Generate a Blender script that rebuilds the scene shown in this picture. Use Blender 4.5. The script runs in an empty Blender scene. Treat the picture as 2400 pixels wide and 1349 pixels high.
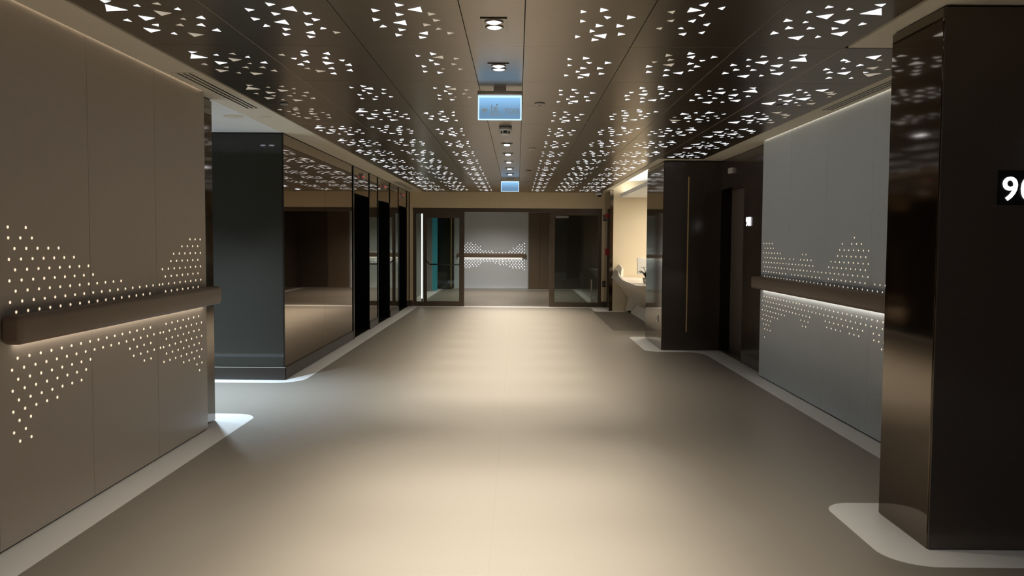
import bpy, bmesh, math, random
from mathutils import Matrix, Vector

# ------------------------------------------------------------------ camera, world, exposure
scene = bpy.context.scene
COL = scene.collection
cam_data = bpy.data.cameras.new('camera')
cam_data.sensor_fit = 'HORIZONTAL'
cam_data.sensor_width = 36.0
cam_data.lens = 30.0
cam_data.clip_start = 0.05
cam_data.clip_end = 200.0
camera = bpy.data.objects.new('camera', cam_data)
COL.objects.link(camera)
camera.matrix_world = (Matrix.Translation((0.0, 0.0, 1.45)) @ Matrix.Rotation(0.0058, 4, 'Z')
                       @ Matrix.Rotation(math.pi / 2 - 0.0538, 4, 'X') @ Matrix.Rotation(0.0066, 4, 'Z'))
scene.camera = camera

world = bpy.data.worlds.new('night')
scene.world = world
world.use_nodes = True
world.node_tree.nodes['Background'].inputs[0].default_value = (0.5, 0.6, 0.8, 1)
world.node_tree.nodes['Background'].inputs[1].default_value = 0.004

vs = scene.view_settings
vs.view_transform = 'Standard'
vs.look = 'None'
vs.gamma = 1.0
vs.use_curve_mapping = False
vs.exposure = 0.0
scene.cycles.use_denoising = True
scene.cycles.max_bounces = 10
scene.cycles.glossy_bounces = 6
scene.cycles.caustics_reflective = False
scene.cycles.caustics_refractive = False
scene.cycles.sample_clamp_indirect = 4.0

NARROW_W, WIDE_W = 205.0, 190.0     # the narrow and the wide lamp of each twin downlight
NARROW_COL, WIDE_COL = (1.0, 0.97, 0.90), (1.0, 0.90, 0.74)
NICHE_W = 66.0             # reception ceiling lights
SIDE_W = 520.0              # each cool downlight of the side corridor
FAR_W = 135.0               # lobby beyond the glass doors

PATTERN = {
    'A': [(151,164,199,181,150,217),(140,235,206,343,85,363),(263,262,295,236,292,280),(91,526,127,501,124,561),(207,436,276,483,203,537),(368,224,405,200,404,250),(324,339,398,389,323,443),(200,614,243,599,221,653),(125,680,201,730,123,784),(434,319,466,288,463,336),(392,499,419,478,417,520),(319,621,360,591,357,646),(222,802,253,773,249,827),(321,776,396,823,321,875),(479,476,525,436,521,501),(428,619,470,582,467,647),(470,728,514,686,510,758)],
    'B': [(52,246,91,217,88,281),(105,335,142,338,126,376),(205,158,249,120,246,188),(192,212,237,252,189,293),(152,433,192,402,190,472),(95,523,137,484,133,556),(110,642,144,618,145,672),(327,209,372,165,366,243),(294,327,334,291,332,363),(274,430,343,474,276,523),(169,684,233,728,168,769),(264,638,301,605,303,668),(241,809,281,770,280,837),(386,381,425,377,407,425),(393,532,437,488,434,562),(368,706,410,659,408,735)],
    'C': [(178,291,218,324,178,353),(304,195,346,226,304,258),(350,304,420,254,418,351),(284,361,324,394,283,424),(155,458,193,495,152,524),(245,550,315,502,311,602),(162,647,187,593,203,636),(255,667,295,694,255,724),(224,777,262,808,222,840),(441,353,482,380,442,413),(454,471,494,497,455,529),(396,558,437,591,395,623),(447,694,464,645,485,678),(352,768,404,727,398,802),(344,828,385,859,344,890),(504,731,543,758,505,791)],
    'D': [(270,227,300,257,272,282),(362,160,400,203,364,233),(365,294,432,245,431,331),(338,348,365,383,338,411),(359,452,394,494,360,520),(273,526,303,564,275,590),(262,695,292,729,264,753),(384,647,401,614,415,640),(352,727,391,757,354,792),(491,299,526,322,493,356),(465,460,500,486,467,515),(498,614,530,637,499,668)],
    'E': [(65,402,108,335,104,451),(98,575,139,528,137,619),(71,731,115,690,111,789),(208,314,250,259,247,348),(183,422,220,421,204,469),(202,590,243,539,241,634),(169,715,236,784,172,855),(234,705,263,664,263,735),(196,895,238,844,237,935),(310,353,340,291,338,373),(298,522,328,472,326,554),(301,834,330,788,329,869)],
    'R': [(265,296,268,354,296,330),(355,257,359,333,399,297),(385,405,424,423,406,461),(499,388,504,464,545,425),(276,474,279,531,306,505),(361,554,364,623,405,592),(467,555,471,628,510,593),(340,668,343,734,371,704),(273,795,275,859,303,826),(369,798,438,758,440,861),(495,730,498,799,537,766),(367,856,369,929,409,895)],
    'H': [(119,546,157,536,147,575),(115,699,236,739,168,833),(177,902,189,864,218,877),(158,410,157,309,234,374),(235,486,261,448,271,510),(238,650,230,542,307,612),(296,818,310,768,331,835),(257,305,271,245,294,319),(358,337,362,222,431,278),(354,473,391,451,393,506),(349,725,350,623,429,695),(424,590,439,555,457,606),(395,847,422,813,442,849),(465,757,487,733,490,783),(460,469,497,447,497,497),(509,595,545,572,544,620),(503,364,538,326,535,383)],
    'I': [(105,342,101,273,148,324),(150,380,147,330,176,355),(259,488,257,422,296,452),(100,621,96,550,137,587),(154,713,155,651,193,687),(217,905,215,834,253,864),(199,578,197,531,225,558),(219,704,293,648,297,759),(370,893,368,840,393,865),(211,227,284,165,293,288),(318,319,321,287,346,308),(342,539,405,491,406,584),(374,663,412,669,393,702),(399,724,512,696,471,824),(483,599,488,558,514,574)],
    'J': [(77,859,172,770,180,926),(156,678,160,632,186,663),(92,476,191,402,190,535),(204,729,272,677,275,784),(266,905,270,846,302,879),(235,587,236,540,261,564),(169,285,171,227,205,255),(253,379,252,326,276,349),(308,484,313,438,341,468),(273,634,374,560,373,697),(329,833,328,782,355,805),(392,957,395,911,423,935),(407,712,415,682,437,698),(431,857,495,800,496,890),(297,260,377,201,371,313),(391,352,454,309,459,382),(432,421,499,371,499,452),(486,559,490,512,518,534)],
}

# ------------------------------------------------------------------ materials
def mat(name, col, rough=0.5, metal=0.0, spec=0.5, emit=None, strength=0.0, noise=0.0, nscale=40.0, stretch=None,
        coat=0.0, sample=True, bump=0.0):
    m = bpy.data.materials.new(name)
    m.use_nodes = True
    nt = m.node_tree
    b = nt.nodes['Principled BSDF']
    b.inputs['Base Color'].default_value = (*col, 1)
    b.inputs['Roughness'].default_value = rough
    b.inputs['Metallic'].default_value = metal
    b.inputs['Specular IOR Level'].default_value = spec
    b.inputs['Coat Weight'].default_value = coat
    b.inputs['Coat Roughness'].default_value = 0.05
    if emit:
        b.inputs['Emission Color'].default_value = (*emit, 1)
        b.inputs['Emission Strength'].default_value = strength
        if not sample:
            m.cycles.emission_sampling = 'NONE'
    if noise > 0 or bump > 0:
        tc = nt.nodes.new('ShaderNodeTexCoord')
        mp = nt.nodes.new('ShaderNodeMapping')
        if stretch:
            mp.inputs['Scale'].default_value = stretch
        n = nt.nodes.new('ShaderNodeTexNoise')
        n.inputs['Scale'].default_value = nscale
        n.inputs['Detail'].default_value = 5
        nt.links.new(tc.outputs['Object'], mp.inputs['Vector'])
        nt.links.new(mp.outputs['Vector'], n.inputs['Vector'])
        if noise > 0:
            r = nt.nodes.new('ShaderNodeValToRGB')
            r.color_ramp.elements[0].position = 0.3
            r.color_ramp.elements[1].position = 0.7
            r.color_ramp.elements[0].color = (*[c * (1 - noise) for c in col], 1)
            r.color_ramp.elements[1].color = (*[min(1, c * (1 + noise)) for c in col], 1)
            nt.links.new(n.outputs['Fac'], r.inputs['Fac'])
            nt.links.new(r.outputs['Color'], b.inputs['Base Color'])
        if bump > 0:
            bp = nt.nodes.new('ShaderNodeBump')
            bp.inputs['Strength'].default_value = bump
            bp.inputs['Distance'].default_value = 0.002
            nt.links.new(n.outputs['Fac'], bp.inputs['Height'])
            nt.links.new(bp.outputs['Normal'], b.inputs['Normal'])
    return m


def glass_mat(name, tint, refl):
    m = bpy.data.materials.new(name)
    m.use_nodes = True
    nt = m.node_tree
    nt.nodes.remove(nt.nodes['Principled BSDF'])
    out = nt.nodes['Material Output']
    tr = nt.nodes.new('ShaderNodeBsdfTransparent')
    tr.inputs['Color'].default_value = (*tint, 1)
    gl = nt.nodes.new('ShaderNodeBsdfGlossy')
    gl.inputs['Roughness'].default_value = 0.02
    gl.inputs['Color'].default_value = (0.9, 0.95, 1, 1)
    fr = nt.nodes.new('ShaderNodeFresnel')
    fr.inputs['IOR'].default_value = refl
    mx = nt.nodes.new('ShaderNodeMixShader')
    nt.links.new(fr.outputs[0], mx.inputs[0])
    nt.links.new(tr.outputs[0], mx.inputs[1])
    nt.links.new(gl.outputs[0], mx.inputs[2])
    nt.links.new(mx.outputs[0], out.inputs['Surface'])
    return m


M = {
    'floor': mat('vinyl_floor', (0.265, 0.236, 0.198), 0.42, spec=0.4, noise=0.05, nscale=120),
    'border': mat('white_border_vinyl', (0.84, 0.83, 0.80), 0.35, spec=0.4, noise=0.02, nscale=90),
    'inlay': mat('dark_inlay_vinyl', (0.135, 0.115, 0.10), 0.42, spec=0.4, noise=0.05, nscale=120),
    'seam': mat('floor_weld_seam', (0.25, 0.22, 0.18), 0.5),
    'bronze_ceiling': mat('brushed_bronze_ceiling', (0.215, 0.172, 0.125), 0.28, metal=0.9, noise=0.06, nscale=6,
                          stretch=(1, 14, 1)),
    'ceiling_gap': mat('black_shadow_gap', (0.01, 0.009, 0.008), 0.8),
    'cutout': mat('lit_cutout', (0.9, 0.9, 0.9), 0.4, emit=(0.90, 0.94, 1.0), strength=1.35, sample=False),
    'cutout_dim': mat('dim_lit_cutout', (0.8, 0.75, 0.68), 0.4, emit=(1.0, 0.88, 0.72), strength=0.28, sample=False),
    'soffit': mat('cream_soffit_paint', (0.72, 0.665, 0.56), 0.7, noise=0.015, nscale=30),
    'white_paint': mat('white_paint', (0.86, 0.88, 0.90), 0.6, noise=0.01, nscale=20),
    'wall_taupe': mat('taupe_wall_panel', (0.40, 0.345, 0.285), 0.38, spec=0.4, noise=0.03, nscale=10, stretch=(1, 1, 16)),
    'wall_blue': mat('blue_grey_wall_panel', (0.66, 0.73, 0.79), 0.38, spec=0.4, noise=0.03, nscale=10, stretch=(1, 1, 16)),
    'dot': mat('lit_dot', (1, 0.9, 0.8), 0.4, emit=(1.0, 0.80, 0.58), strength=0.95, sample=False),
    'dot_far': mat('lit_dot_lobby', (1, 0.95, 0.9), 0.4, emit=(0.95, 0.93, 1.0), strength=1.5, sample=False),
    'rail': mat('brown_rail_vinyl', (0.21, 0.15, 0.108), 0.42, spec=0.4, noise=0.04, nscale=60),
    'led': mat('rail_led', (1, 1, 1), 0.5, emit=(1.0, 0.88, 0.74), strength=5.0),
    'cove': mat('cove_led', (1, 1, 1), 0.5, emit=(1.0, 0.86, 0.70), strength=2.2),
    'bronze': mat('polished_bronze_panel', (0.14, 0.109, 0.08), 0.065, metal=0.92, noise=0.04, nscale=5, stretch=(1, 1, 20)),
    'dark_bronze': mat('dark_bronze_panel', (0.085, 0.068, 0.058), 0.16, metal=0.4, noise=0.04, nscale=6, stretch=(1, 1, 20)),
    'mirror': mat('bronze_mirror', (0.35, 0.275, 0.205), 0.025, metal=1.0),
    'grey_glass': mat('grey_back_painted_glass', (0.026, 0.026, 0.021), 0.045, spec=0.4, metal=0.0),
    'black': mat('black_gloss', (0.004, 0.004, 0.004), 0.3, spec=0.2),
    'plinth': mat('dark_metal_plinth', (0.05, 0.043, 0.038), 0.3, metal=0.6),
    'trim_dark': mat('dark_edge_trim', (0.03, 0.026, 0.022), 0.22, metal=0.8),
    'beige_wall': mat('beige_wall_paint', (0.80, 0.67, 0.45), 0.6, noise=0.02, nscale=20),
    'door_frame': mat('brown_door_frame', (0.085, 0.062, 0.043), 0.38, metal=0.2),
    'door_leaf': mat('taupe_door_leaf', (0.17, 0.135, 0.115), 0.45),
    'glass': glass_mat('clear_door_glass', (0.80, 0.86, 0.84), 1.5),
    'cream': mat('cream_reception_wall', (0.80, 0.70, 0.52), 0.6, noise=0.02, nscale=4),
    'solid_surface': mat('white_solid_surface', (0.74, 0.70, 0.64), 0.35),
    'metal': mat('satin_steel', (0.55, 0.54, 0.52), 0.3, metal=1.0),
    'white_plastic': mat('white_plastic', (0.82, 0.81, 0.78), 0.4),
    'grey_plastic': mat('grey_plastic', (0.30, 0.29, 0.28), 0.45),
    'black_plastic': mat('black_plastic', (0.015, 0.015, 0.016), 0.35),
    'red_lamp': mat('red_indicator', (0.5, 0.02, 0.02), 0.4, emit=(1.0, 0.08, 0.06), strength=0.55),
    'red_plastic': mat('red_plastic', (0.42, 0.02, 0.015), 0.4),
    'white_light': mat('white_sign_light', (1, 1, 1), 0.4, emit=(0.92, 0.94, 1.0), strength=1.25),
    'lens': mat('downlight_lens', (1, 1, 1), 0.3, emit=(0.80, 0.86, 1.0), strength=14.0, sample=False),
    'sign_glow': mat('exit_sign_glow', (0.25, 0.38, 0.48), 0.3, emit=(0.22, 0.46, 0.76), strength=0.62),
    'sign_edge': mat('exit_sign_edge', (0.8, 0.9, 1), 0.3, emit=(0.50, 0.76, 1.0), strength=1.2),
    'sign_print': mat('exit_sign_faint_print', (0.30, 0.38, 0.44), 0.5, emit=(0.36, 0.47, 0.54), strength=0.42),
    'brown_panel': mat('brown_lobby_panel', (0.16, 0.12, 0.085), 0.3, noise=0.05, nscale=6, stretch=(1, 1, 20)),
    'dark_brown': mat('dark_brown_lobby_wall', (0.075, 0.06, 0.046), 0.3, noise=0.05, nscale=6, stretch=(1, 1, 20)),
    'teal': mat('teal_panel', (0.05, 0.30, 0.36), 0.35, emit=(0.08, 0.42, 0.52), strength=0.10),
    'brass': mat('lit_brass_inlay', (0.55, 0.38, 0.17), 0.35, metal=0.8, emit=(1.0, 0.62, 0.25), strength=0.03),  # gold colour with a weak glow, painting golden reflections
    'leaf': mat('dark_green_leaf', (0.035, 0.05, 0.025), 0.4),
    'pot': mat('white_ceramic_pot', (0.75, 0.73, 0.70), 0.3),
    'screen': mat('monitor_back', (0.80, 0.79, 0.76), 0.4),
    'strip_light': mat('white_strip_light', (1, 1, 1), 0.4, emit=(1.0, 0.97, 0.92), strength=2.6),
    'ceiling_lamp': mat('ceiling_lamp_diffuser', (1, 1, 1), 0.4, emit=(1.0, 0.90, 0.74), strength=5.0),
    'cool_lamp': mat('cool_lamp_diffuser', (1, 1, 1), 0.4, emit=(0.78, 0.90, 1.0), strength=5.0),
    'niche_cove': mat('reception_cove_led', (1, 1, 1), 0.4, emit=(1.0, 0.92, 0.78), strength=36.0),
}


# edge-lit sign pane: brighter towards the lamp housing along its top
nt = M['sign_glow'].node_tree
tc = nt.nodes.new('ShaderNodeTexCoord'); sp = nt.nodes.new('ShaderNodeSeparateXYZ'); mr = nt.nodes.new('ShaderNodeMapRange')
mr.inputs['From Min'].default_value = -0.17; mr.inputs['From Max'].default_value = -0.06
mr.inputs['To Min'].default_value = 0.52; mr.inputs['To Max'].default_value = 1.35
nt.links.new(tc.outputs['Object'], sp.inputs[0]); nt.links.new(sp.outputs['Z'], mr.inputs['Value'])
nt.links.new(mr.outputs['Result'], nt.nodes['Principled BSDF'].inputs['Emission Strength'])

# ------------------------------------------------------------------ helpers
def tag(o, label=None, cat=None, group=None, kind=None):
    if label:
        o['label'] = label
    if cat:
        o['category'] = cat
    if group:
        o['group'] = group
    if kind:
        o['kind'] = kind
    return o


def empty(name, loc=(0, 0, 0)):
    o = bpy.data.objects.new(name, None)
    o.empty_display_size = 0.1
    o.location = loc
    COL.objects.link(o)
    return o


def link(name, me, m, parent=None, loc=None):
    o = bpy.data.objects.new(name, me)
    if m is not None and not me.materials:
        me.materials.append(M[m])
    COL.objects.link(o)
    if parent is not None:
        o.parent = parent
    if loc is not None:
        o.location = loc
    return o


def mesh_of(name, bm, smooth=False):
    bmesh.ops.recalc_face_normals(bm, faces=bm.faces)
    me = bpy.data.meshes.new(name)
    bm.to_mesh(me)
    bm.free()
    if smooth:
        for p in me.polygons:
            p.use_smooth = True
    return me


def add_box(bm, x0, x1, y0, y1, z0, z1, bevel=0.0, segs=2):
    r = bmesh.ops.create_cube(bm, size=1.0)
    vs_ = r['verts']
    bmesh.ops.scale(bm, vec=(x1 - x0, y1 - y0, z1 - z0), verts=vs_)
    bmesh.ops.translate(bm, vec=((x0 + x1) / 2, (y0 + y1) / 2, (z0 + z1) / 2), verts=vs_)
    if bevel > 0:
        es = list({e for v in vs_ for e in v.link_edges})
        bmesh.ops.bevel(bm, geom=es, offset=bevel, segments=segs, affect='EDGES', profile=0.5)


def box(name, x0, x1, y0, y1, z0, z1, m, parent=None, bevel=0.0, segs=2):
    """a box given in world coordinates; its origin sits at the middle of its foot (children of a placed Empty: the Empty's frame)"""
    cx, cy = (x0 + x1) / 2, (y0 + y1) / 2
    bm = bmesh.new()
    add_box(bm, x0 - cx, x1 - cx, y0 - cy, y1 - cy, 0, z1 - z0, bevel, segs)
    o = link(name, mesh_of(name, bm), m, parent)
    off = base_of(parent)
    o.location = (cx - off[0], cy - off[1], z0 - off[2])
    return o


def base_of(parent):
    off = Vector((0, 0, 0))
    p = parent
    while p is not None:
        off += Vector(p.location)
        p = p.parent
    return off


def struct(o):
    o['kind'] = 'structure'
    return o


def add_cyl(bm, c, r, h, axis='Z', seg=24, r2=None):
    g = bmesh.ops.create_cone(bm, cap_ends=True, segments=seg, radius1=r, radius2=r if r2 is None else r2, depth=h)
    if axis == 'X':
        bmesh.ops.rotate(bm, verts=g['verts'], matrix=Matrix.Rotation(math.pi / 2, 3, 'Y'))
    elif axis == 'Y':
        bmesh.ops.rotate(bm, verts=g['verts'], matrix=Matrix.Rotation(math.pi / 2, 3, 'X'))
    bmesh.ops.translate(bm, verts=g['verts'], vec=c)


def add_lathe(bm, prof, seg=28):
    """prof: list of (radius, z); closed by its ends on the axis"""
    rings = []
    for r, z in prof:
        if r < 1e-6:
            rings.append([bm.verts.new((0, 0, z))])
        else:
            rings.append([bm.verts.new((r * math.cos(2 * math.pi * k / seg), r * math.sin(2 * math.pi * k / seg), z)) for k in range(seg)])
    for a, b in zip(rings, rings[1:]):
        for k in range(seg):
            k2 = (k + 1) % seg
            f = [a[k % len(a)], a[k2 % len(a)], b[k2 % len(b)], b[k % len(b)]]
            f2 = []
            for v in f:
                if v not in f2:
                    f2.append(v)
            if len(f2) > 2:
                bm.faces.new(f2)


def add_tube(bm, pts, r, seg=10):
    pts = [Vector(p) for p in pts]
    rings = []
    for i, p in enumerate(pts):
        d = (pts[min(i + 1, len(pts) - 1)] - pts[max(i - 1, 0)]).normalized()
        a = d.orthogonal().normalized() if i == 0 else (prev - d * prev.dot(d)).normalized()
        prev = a
        b = d.cross(a)
        rr = r[i] if isinstance(r, (list, tuple)) else r
        rings.append([bm.verts.new(p + (a * math.cos(2 * math.pi * k / seg) + b * math.sin(2 * math.pi * k / seg)) * rr) for k in range(seg)])
    for A, B in zip(rings, rings[1:]):
        for k in range(seg):
            bm.faces.new((A[k], A[(k + 1) % seg], B[(k + 1) % seg], B[k]))
    bm.faces.new(rings[0][::-1])
    bm.faces.new(rings[-1])


def round_poly(pts):
    """pts: (x, y) or (x, y, radius): corners with a radius become arcs"""
    out = []
    n = len(pts)
    for i, p in enumerate(pts):
        if len(p) < 3 or p[2] <= 0:
            out.append((p[0], p[1]))
            continue
        P = Vector(p[:2]); A = Vector(pts[i - 1][:2]); B = Vector(pts[(i + 1) % n][:2])
        da = (A - P).normalized(); db = (B - P).normalized()
        ang = da.angle(db)
        t = p[2] / math.tan(ang / 2)
        s = P + da * t; e = P + db * t
        c = P + (da + db).normalized() * (p[2] / math.sin(ang / 2))
        a0 = math.atan2(s.y - c.y, s.x - c.x); a1 = math.atan2(e.y - c.y, e.x - c.x)
        d = (a1 - a0 + math.pi) % (2 * math.pi) - math.pi
        for k in range(13):
            a = a0 + d * k / 12
            out.append((c.x + p[2] * math.cos(a), c.y + p[2] * math.sin(a)))
    return out


def slab(name, pts, z0, z1, m, parent=None):
    bm = bmesh.new()
    vs_ = [bm.verts.new((x, y, z0)) for x, y in round_poly(pts)]
    f = bm.faces.new(vs_)
    r = bmesh.ops.extrude_face_region(bm, geom=[f])
    bmesh.ops.translate(bm, vec=(0, 0, z1 - z0), verts=[g for g in r['geom'] if isinstance(g, bmesh.types.BMVert)])
    bmesh.ops.triangulate(bm, faces=[g for g in bm.faces if len(g.verts) > 4])
    return link(name, mesh_of(name, bm), m, parent)


def text_mesh(name, s, size, depth, mirror=False, bold=0.0):
    cu = bpy.data.curves.new(name, 'FONT')
    cu.body = s
    cu.size = size
    cu.extrude = depth
    cu.offset = bold
    cu.resolution_u = 4
    o = bpy.data.objects.new(name, cu)
    COL.objects.link(o)
    dg = bpy.context.evaluated_depsgraph_get()
    dg.update()
    me = bpy.data.meshes.new_from_object(o.evaluated_get(dg))
    bpy.data.objects.remove(o)
    bpy.data.curves.remove(cu)
    if mirror:
        me.transform(Matrix.Scale(-1, 4, (1, 0, 0)))
        me.flip_normals()
    me.name = name
    return me


def bounds(me):
    xs = [v.co.x for v in me.vertices]; ys = [v.co.y for v in me.vertices]
    return min(xs), max(xs), min(ys), max(ys)


def spot(name, loc, power, col, angle, blend, size, parent=None, rot=(0, 0, 0)):
    d = bpy.data.lights.new(name, 'SPOT')
    d.energy = power; d.color = col; d.spot_size = math.radians(angle); d.spot_blend = blend
    d.shadow_soft_size = size
    o = bpy.data.objects.new(name, d)
    COL.objects.link(o)
    o.parent = parent
    o.location = Vector(loc) - base_of(parent)
    o.rotation_euler = rot
    return o


def area(name, loc, power, col, sx, sy, parent=None, rot=(0, 0, 0), spread=180):
    d = bpy.data.lights.new(name, 'AREA')
    d.energy = power; d.color = col; d.shape = 'RECTANGLE'; d.size = sx; d.size_y = sy
    d.spread = math.radians(spread)
    o = bpy.data.objects.new(name, d)
    COL.objects.link(o)
    o.parent = parent
    o.location = Vector(loc) - base_of(parent)
    o.rotation_euler = rot
    return o


# ------------------------------------------------------------------ main dimensions (metres, camera foot at 0,0)
ZC = 2.555                 # underside of metal ceiling and soffits
XL, XR = -2.36, 2.66       # panelled walls
XLIFT = -2.41              # mirrored face of the lift bank
XP = 1.96                  # corridor face of the pillars
YEND = 19.08               # wall with the glass doors
YFAR = 26.4                # wall of the lobby behind
YB = -3.0                  # where the corridor is closed behind the camera
PW, PL = 0.6033, 1.066     # metal ceiling panel
CY0 = 4.9                  # a cross joint of the ceiling

# ------------------------------------------------------------------ floor
floor = struct(box('floor', -7.2, 6.2, YB, 26.6, -0.1, 0.0, 'floor'))
FB = 0.0015


def floor_piece(name, pts, m='border', z=FB):
    o = slab(name, pts, 0.0002, z, m)
    o.parent = floor
    o.location = -base_of(floor)
    return o


floor_piece('floor_border', [(-2.5, YB), (-2.145, YB), (-2.145, 7.06, 0.20), (-7, 7.06), (-7, 6.6), (-2.5, 6.6)])
floor_piece('floor_border', [(-7, 8.62), (-2.2, 8.62, 0.30), (-2.2, 18.90, 0.12), (1.64, 18.90, 0.10), (1.64, 17.9, 0.12),
                             (5.5, 17.9), (5.5, 18.1), (2.0, 18.1), (2.0, 19.20), (-2.45, 19.20), (-2.45, 8.85), (-7, 8.85)])
floor_piece('floor_border', [(1.73, 11.34, 0.22), (2.36, 11.34, 0.20), (2.47, 11.1, 0.3), (2.47, 4.3), (2.8, 4.3), (2.8, 11.9), (1.98, 11.9),
                             (1.98, 13.15), (1.73, 13.15, 0.12)])
floor_piece('floor_border', [(1.71, 4.73, 0.16), (1.71, 3.78, 0.22), (4.5, 3.78), (4.5, 4.73)], z=FB + 0.0004)
floor_piece('floor_border', [(-2.6, 19.3), (-2.28, 19.3), (-2.28, 26.22, 0.15), (1.72, 26.22, 0.15), (1.72, 19.3), (1.92, 19.3), (1.92, 26.45), (-2.6, 26.45)])
floor_piece('floor_inlay', [(1.60, 14.08), (5.5, 14.08), (5.5, 17.895), (1.635, 17.895), (1.60, 17.86)], 'inlay')
floor_piece('floor_seam', [(-0.118, YB), (-0.114, YB), (-0.114, 18.9), (-0.118, 18.9)], 'seam', 0.0008)

# ------------------------------------------------------------------ left panelled wall
DOT_R = 0.0072


def dots_mesh(name, pts, r, axis, seg=8):
    bm = bmesh.new()
    for x, y, z in pts:
        add_cyl(bm, (x, y, z), r, 0.003, axis, seg)
    return mesh_of(name, bm)


wall_left = struct(box('wall_left', -2.62, XL - 0.022, YB, 6.44, 0, 2.75, 'wall_taupe'))
LEFT_ROWS = [
    [(3.945, 4.09, 1.504, 2), (3.947, 4.14, 1.454, 3), (3.994, 4.38, 1.404, 5), (3.948, 4.53, 1.354, 7), (3.995, 4.682, 1.304, 8),
     (3.948, 4.63, 1.254, 8), (3.995, 4.682, 1.204, 8), (3.949, 4.63, 1.154, 8), (3.996, 4.681, 1.105, 8), (3.998, 4.683, 0.886, 8),
     (3.951, 4.633, 0.836, 8), (3.998, 4.684, 0.786, 8), (3.952, 4.634, 0.737, 8), (4.0, 4.583, 0.687, 7), (3.953, 4.337, 0.638, 5),
     (4.001, 4.096, 0.589, 2), (3.955, 4.051, 0.539, 2), (4.002, 4.097, 0.489, 2)],
    [(4.731, 4.731, 1.254, 1), (4.776, 5.066, 1.204, 4), (4.729, 5.609, 1.154, 10), (4.776, 5.462, 1.104, 8), (4.778, 5.461, 0.885, 8),
     (4.732, 5.61, 0.835, 10), (5.166, 5.462, 0.785, 4), (5.216, 5.61, 0.735, 5), (5.364, 5.463, 0.685, 2)],
    [(6.145, 6.344, 1.454, 3), (5.997, 6.293, 1.404, 4), (5.85, 6.345, 1.354, 6), (5.801, 6.292, 1.304, 6), (5.66, 6.345, 1.254, 8),
     (5.706, 6.292, 1.204, 7), (5.661, 6.345, 1.154, 8), (5.707, 6.292, 1.104, 7), (5.706, 6.295, 0.885, 7), (5.661, 6.348, 0.834, 8),
     (5.707, 6.297, 0.784, 7), (5.66, 6.348, 0.734, 8), (5.707, 6.297, 0.684, 7), (5.664, 6.347, 0.634, 8), (6.0, 6.298, 0.584, 4),
     (6.248, 6.348, 0.533, 2), (6.299, 6.299, 0.482, 1)],
]
LEFT_SEAMS = [YB, 2.95, 3.83, 4.703, 5.571, 6.46]
for i in range(5):
    y0, y1 = LEFT_SEAMS[i], LEFT_SEAMS[i + 1]
    p = box('wall_panel', XL - 0.022, XL, y0 + 0.0015, y1 - 0.0015, 0.012, 2.6, 'wall_taupe', wall_left, 0.0015, 1)
    if i >= 2:
        pts = []
        for a, b, z, n in LEFT_ROWS[i - 2]:
            for k in range(n):
                pts.append((XL + 0.0005, a + (b - a) * k / max(1, n - 1), z))
        d = link('light_dots', dots_mesh('light_dots', pts, DOT_R, 'X', 10), 'dot', p)
        d.location = -base_of(p)
        d['kind'] = 'stuff'
# recessed foot and glossy bronze return at the end of that wall
box('shadow_gap', XL - 0.03, XL - 0.012, YB, 6.44, 0, 0.012, 'ceiling_gap', wall_left)
box('end_return', -2.62, -2.42, 6.46, 6.787, 0.008, ZC - 0.012, 'bronze', wall_left, 0.003)
box('end_return_head', -2.62, -2.43, 6.46, 6.78, ZC - 0.012, ZC + 0.02, 'trim_dark', wall_left)


def handrail(name, label, x_wall, sgn, y0, y1):
    """sgn +1: the rail stands out towards +x"""
    t = empty(name, (x_wall, (y0 + y1) / 2, 0.95))
    tag(t, label, 'handrail')
    a, b = sorted((x_wall + sgn * 0.001, x_wall + sgn * 0.10))
    bm = bmesh.new()
    cx, cy, cz = t.location
    add_box(bm, a - cx, b - cx, y0 - cy, y1 - cy, 0.013, 0.148, 0.028, 4)
    link('rail_body', mesh_of('rail_body', bm, True), 'rail', t)
    a, b = sorted((x_wall + sgn * 0.008, x_wall + sgn * 0.030))
    box('led_strip', a, b, y0 + 0.10, y1 - 0.14, 0.9605, 0.9635, 'led', t)
    return t


handrail('handrail', 'brown handrail along the taupe dotted wall beside the side corridor', XL, 1, 3.86, 6.52)

# ------------------------------------------------------------------ right panelled wall
wall_right = struct(box('wall_right', XR + 0.022, 2.95, 4.3, 9.30, 0, 2.75, 'wall_blue'))
RIGHT_SEAMS = [9.323, 8.382, 7.41, 6.439, 5.5, 4.42]
RIGHT_ROWS = [
    (1.502, 0, [(6.76, 6.76)]), (1.452, 0, [(9.23, 8.93), (7.01, 7.01), (6.81, 6.62)]),
    (1.402, 1, [(9.18, 8.89), (7.06, 6.48)]), (1.352, 0, [(9.23, 8.65), (7.98, 7.88), (7.1, 6.53)]),
    (1.302, 1, [(9.18, 8.52), (8.34, 8.23), (8.03, 7.74), (7.25, 6.48)]), (1.253, 0, [(9.23, 7.69), (7.3, 6.53)]),
    (1.203, 1, [(9.18, 7.46), (7.36, 6.48)]), (1.153, 0, [(9.23, 7.42), (7.3, 6.53), (6.44, 5.9)]),
    (1.103, 1, [(9.18, 7.46), (7.35, 6.48), (6.39, 5.95)]),
    (0.886, 1, [(9.18, 8.12), (8.03, 5.9)]), (0.836, 0, [(9.23, 7.97), (7.88, 5.9)]),
    (0.786, 1, [(9.18, 8.13), (8.03, 7.74), (7.35, 5.95)]),
    (0.737, 0, [(9.23, 8.47), (7.98, 7.78), (7.41, 7.0), (6.81, 6.62), (6.34, 5.9)]),
    (0.687, 1, [(9.18, 8.69), (7.93, 7.84), (6.2, 5.95)]), (0.638, 0, [(9.23, 8.93)]), (0.589, 1, [(9.18, 8.98)]),
    (0.539, 0, [(9.13, 8.93)]), (0.45, 0, [(9.13, 9.13)])]
right_pts = []
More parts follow.
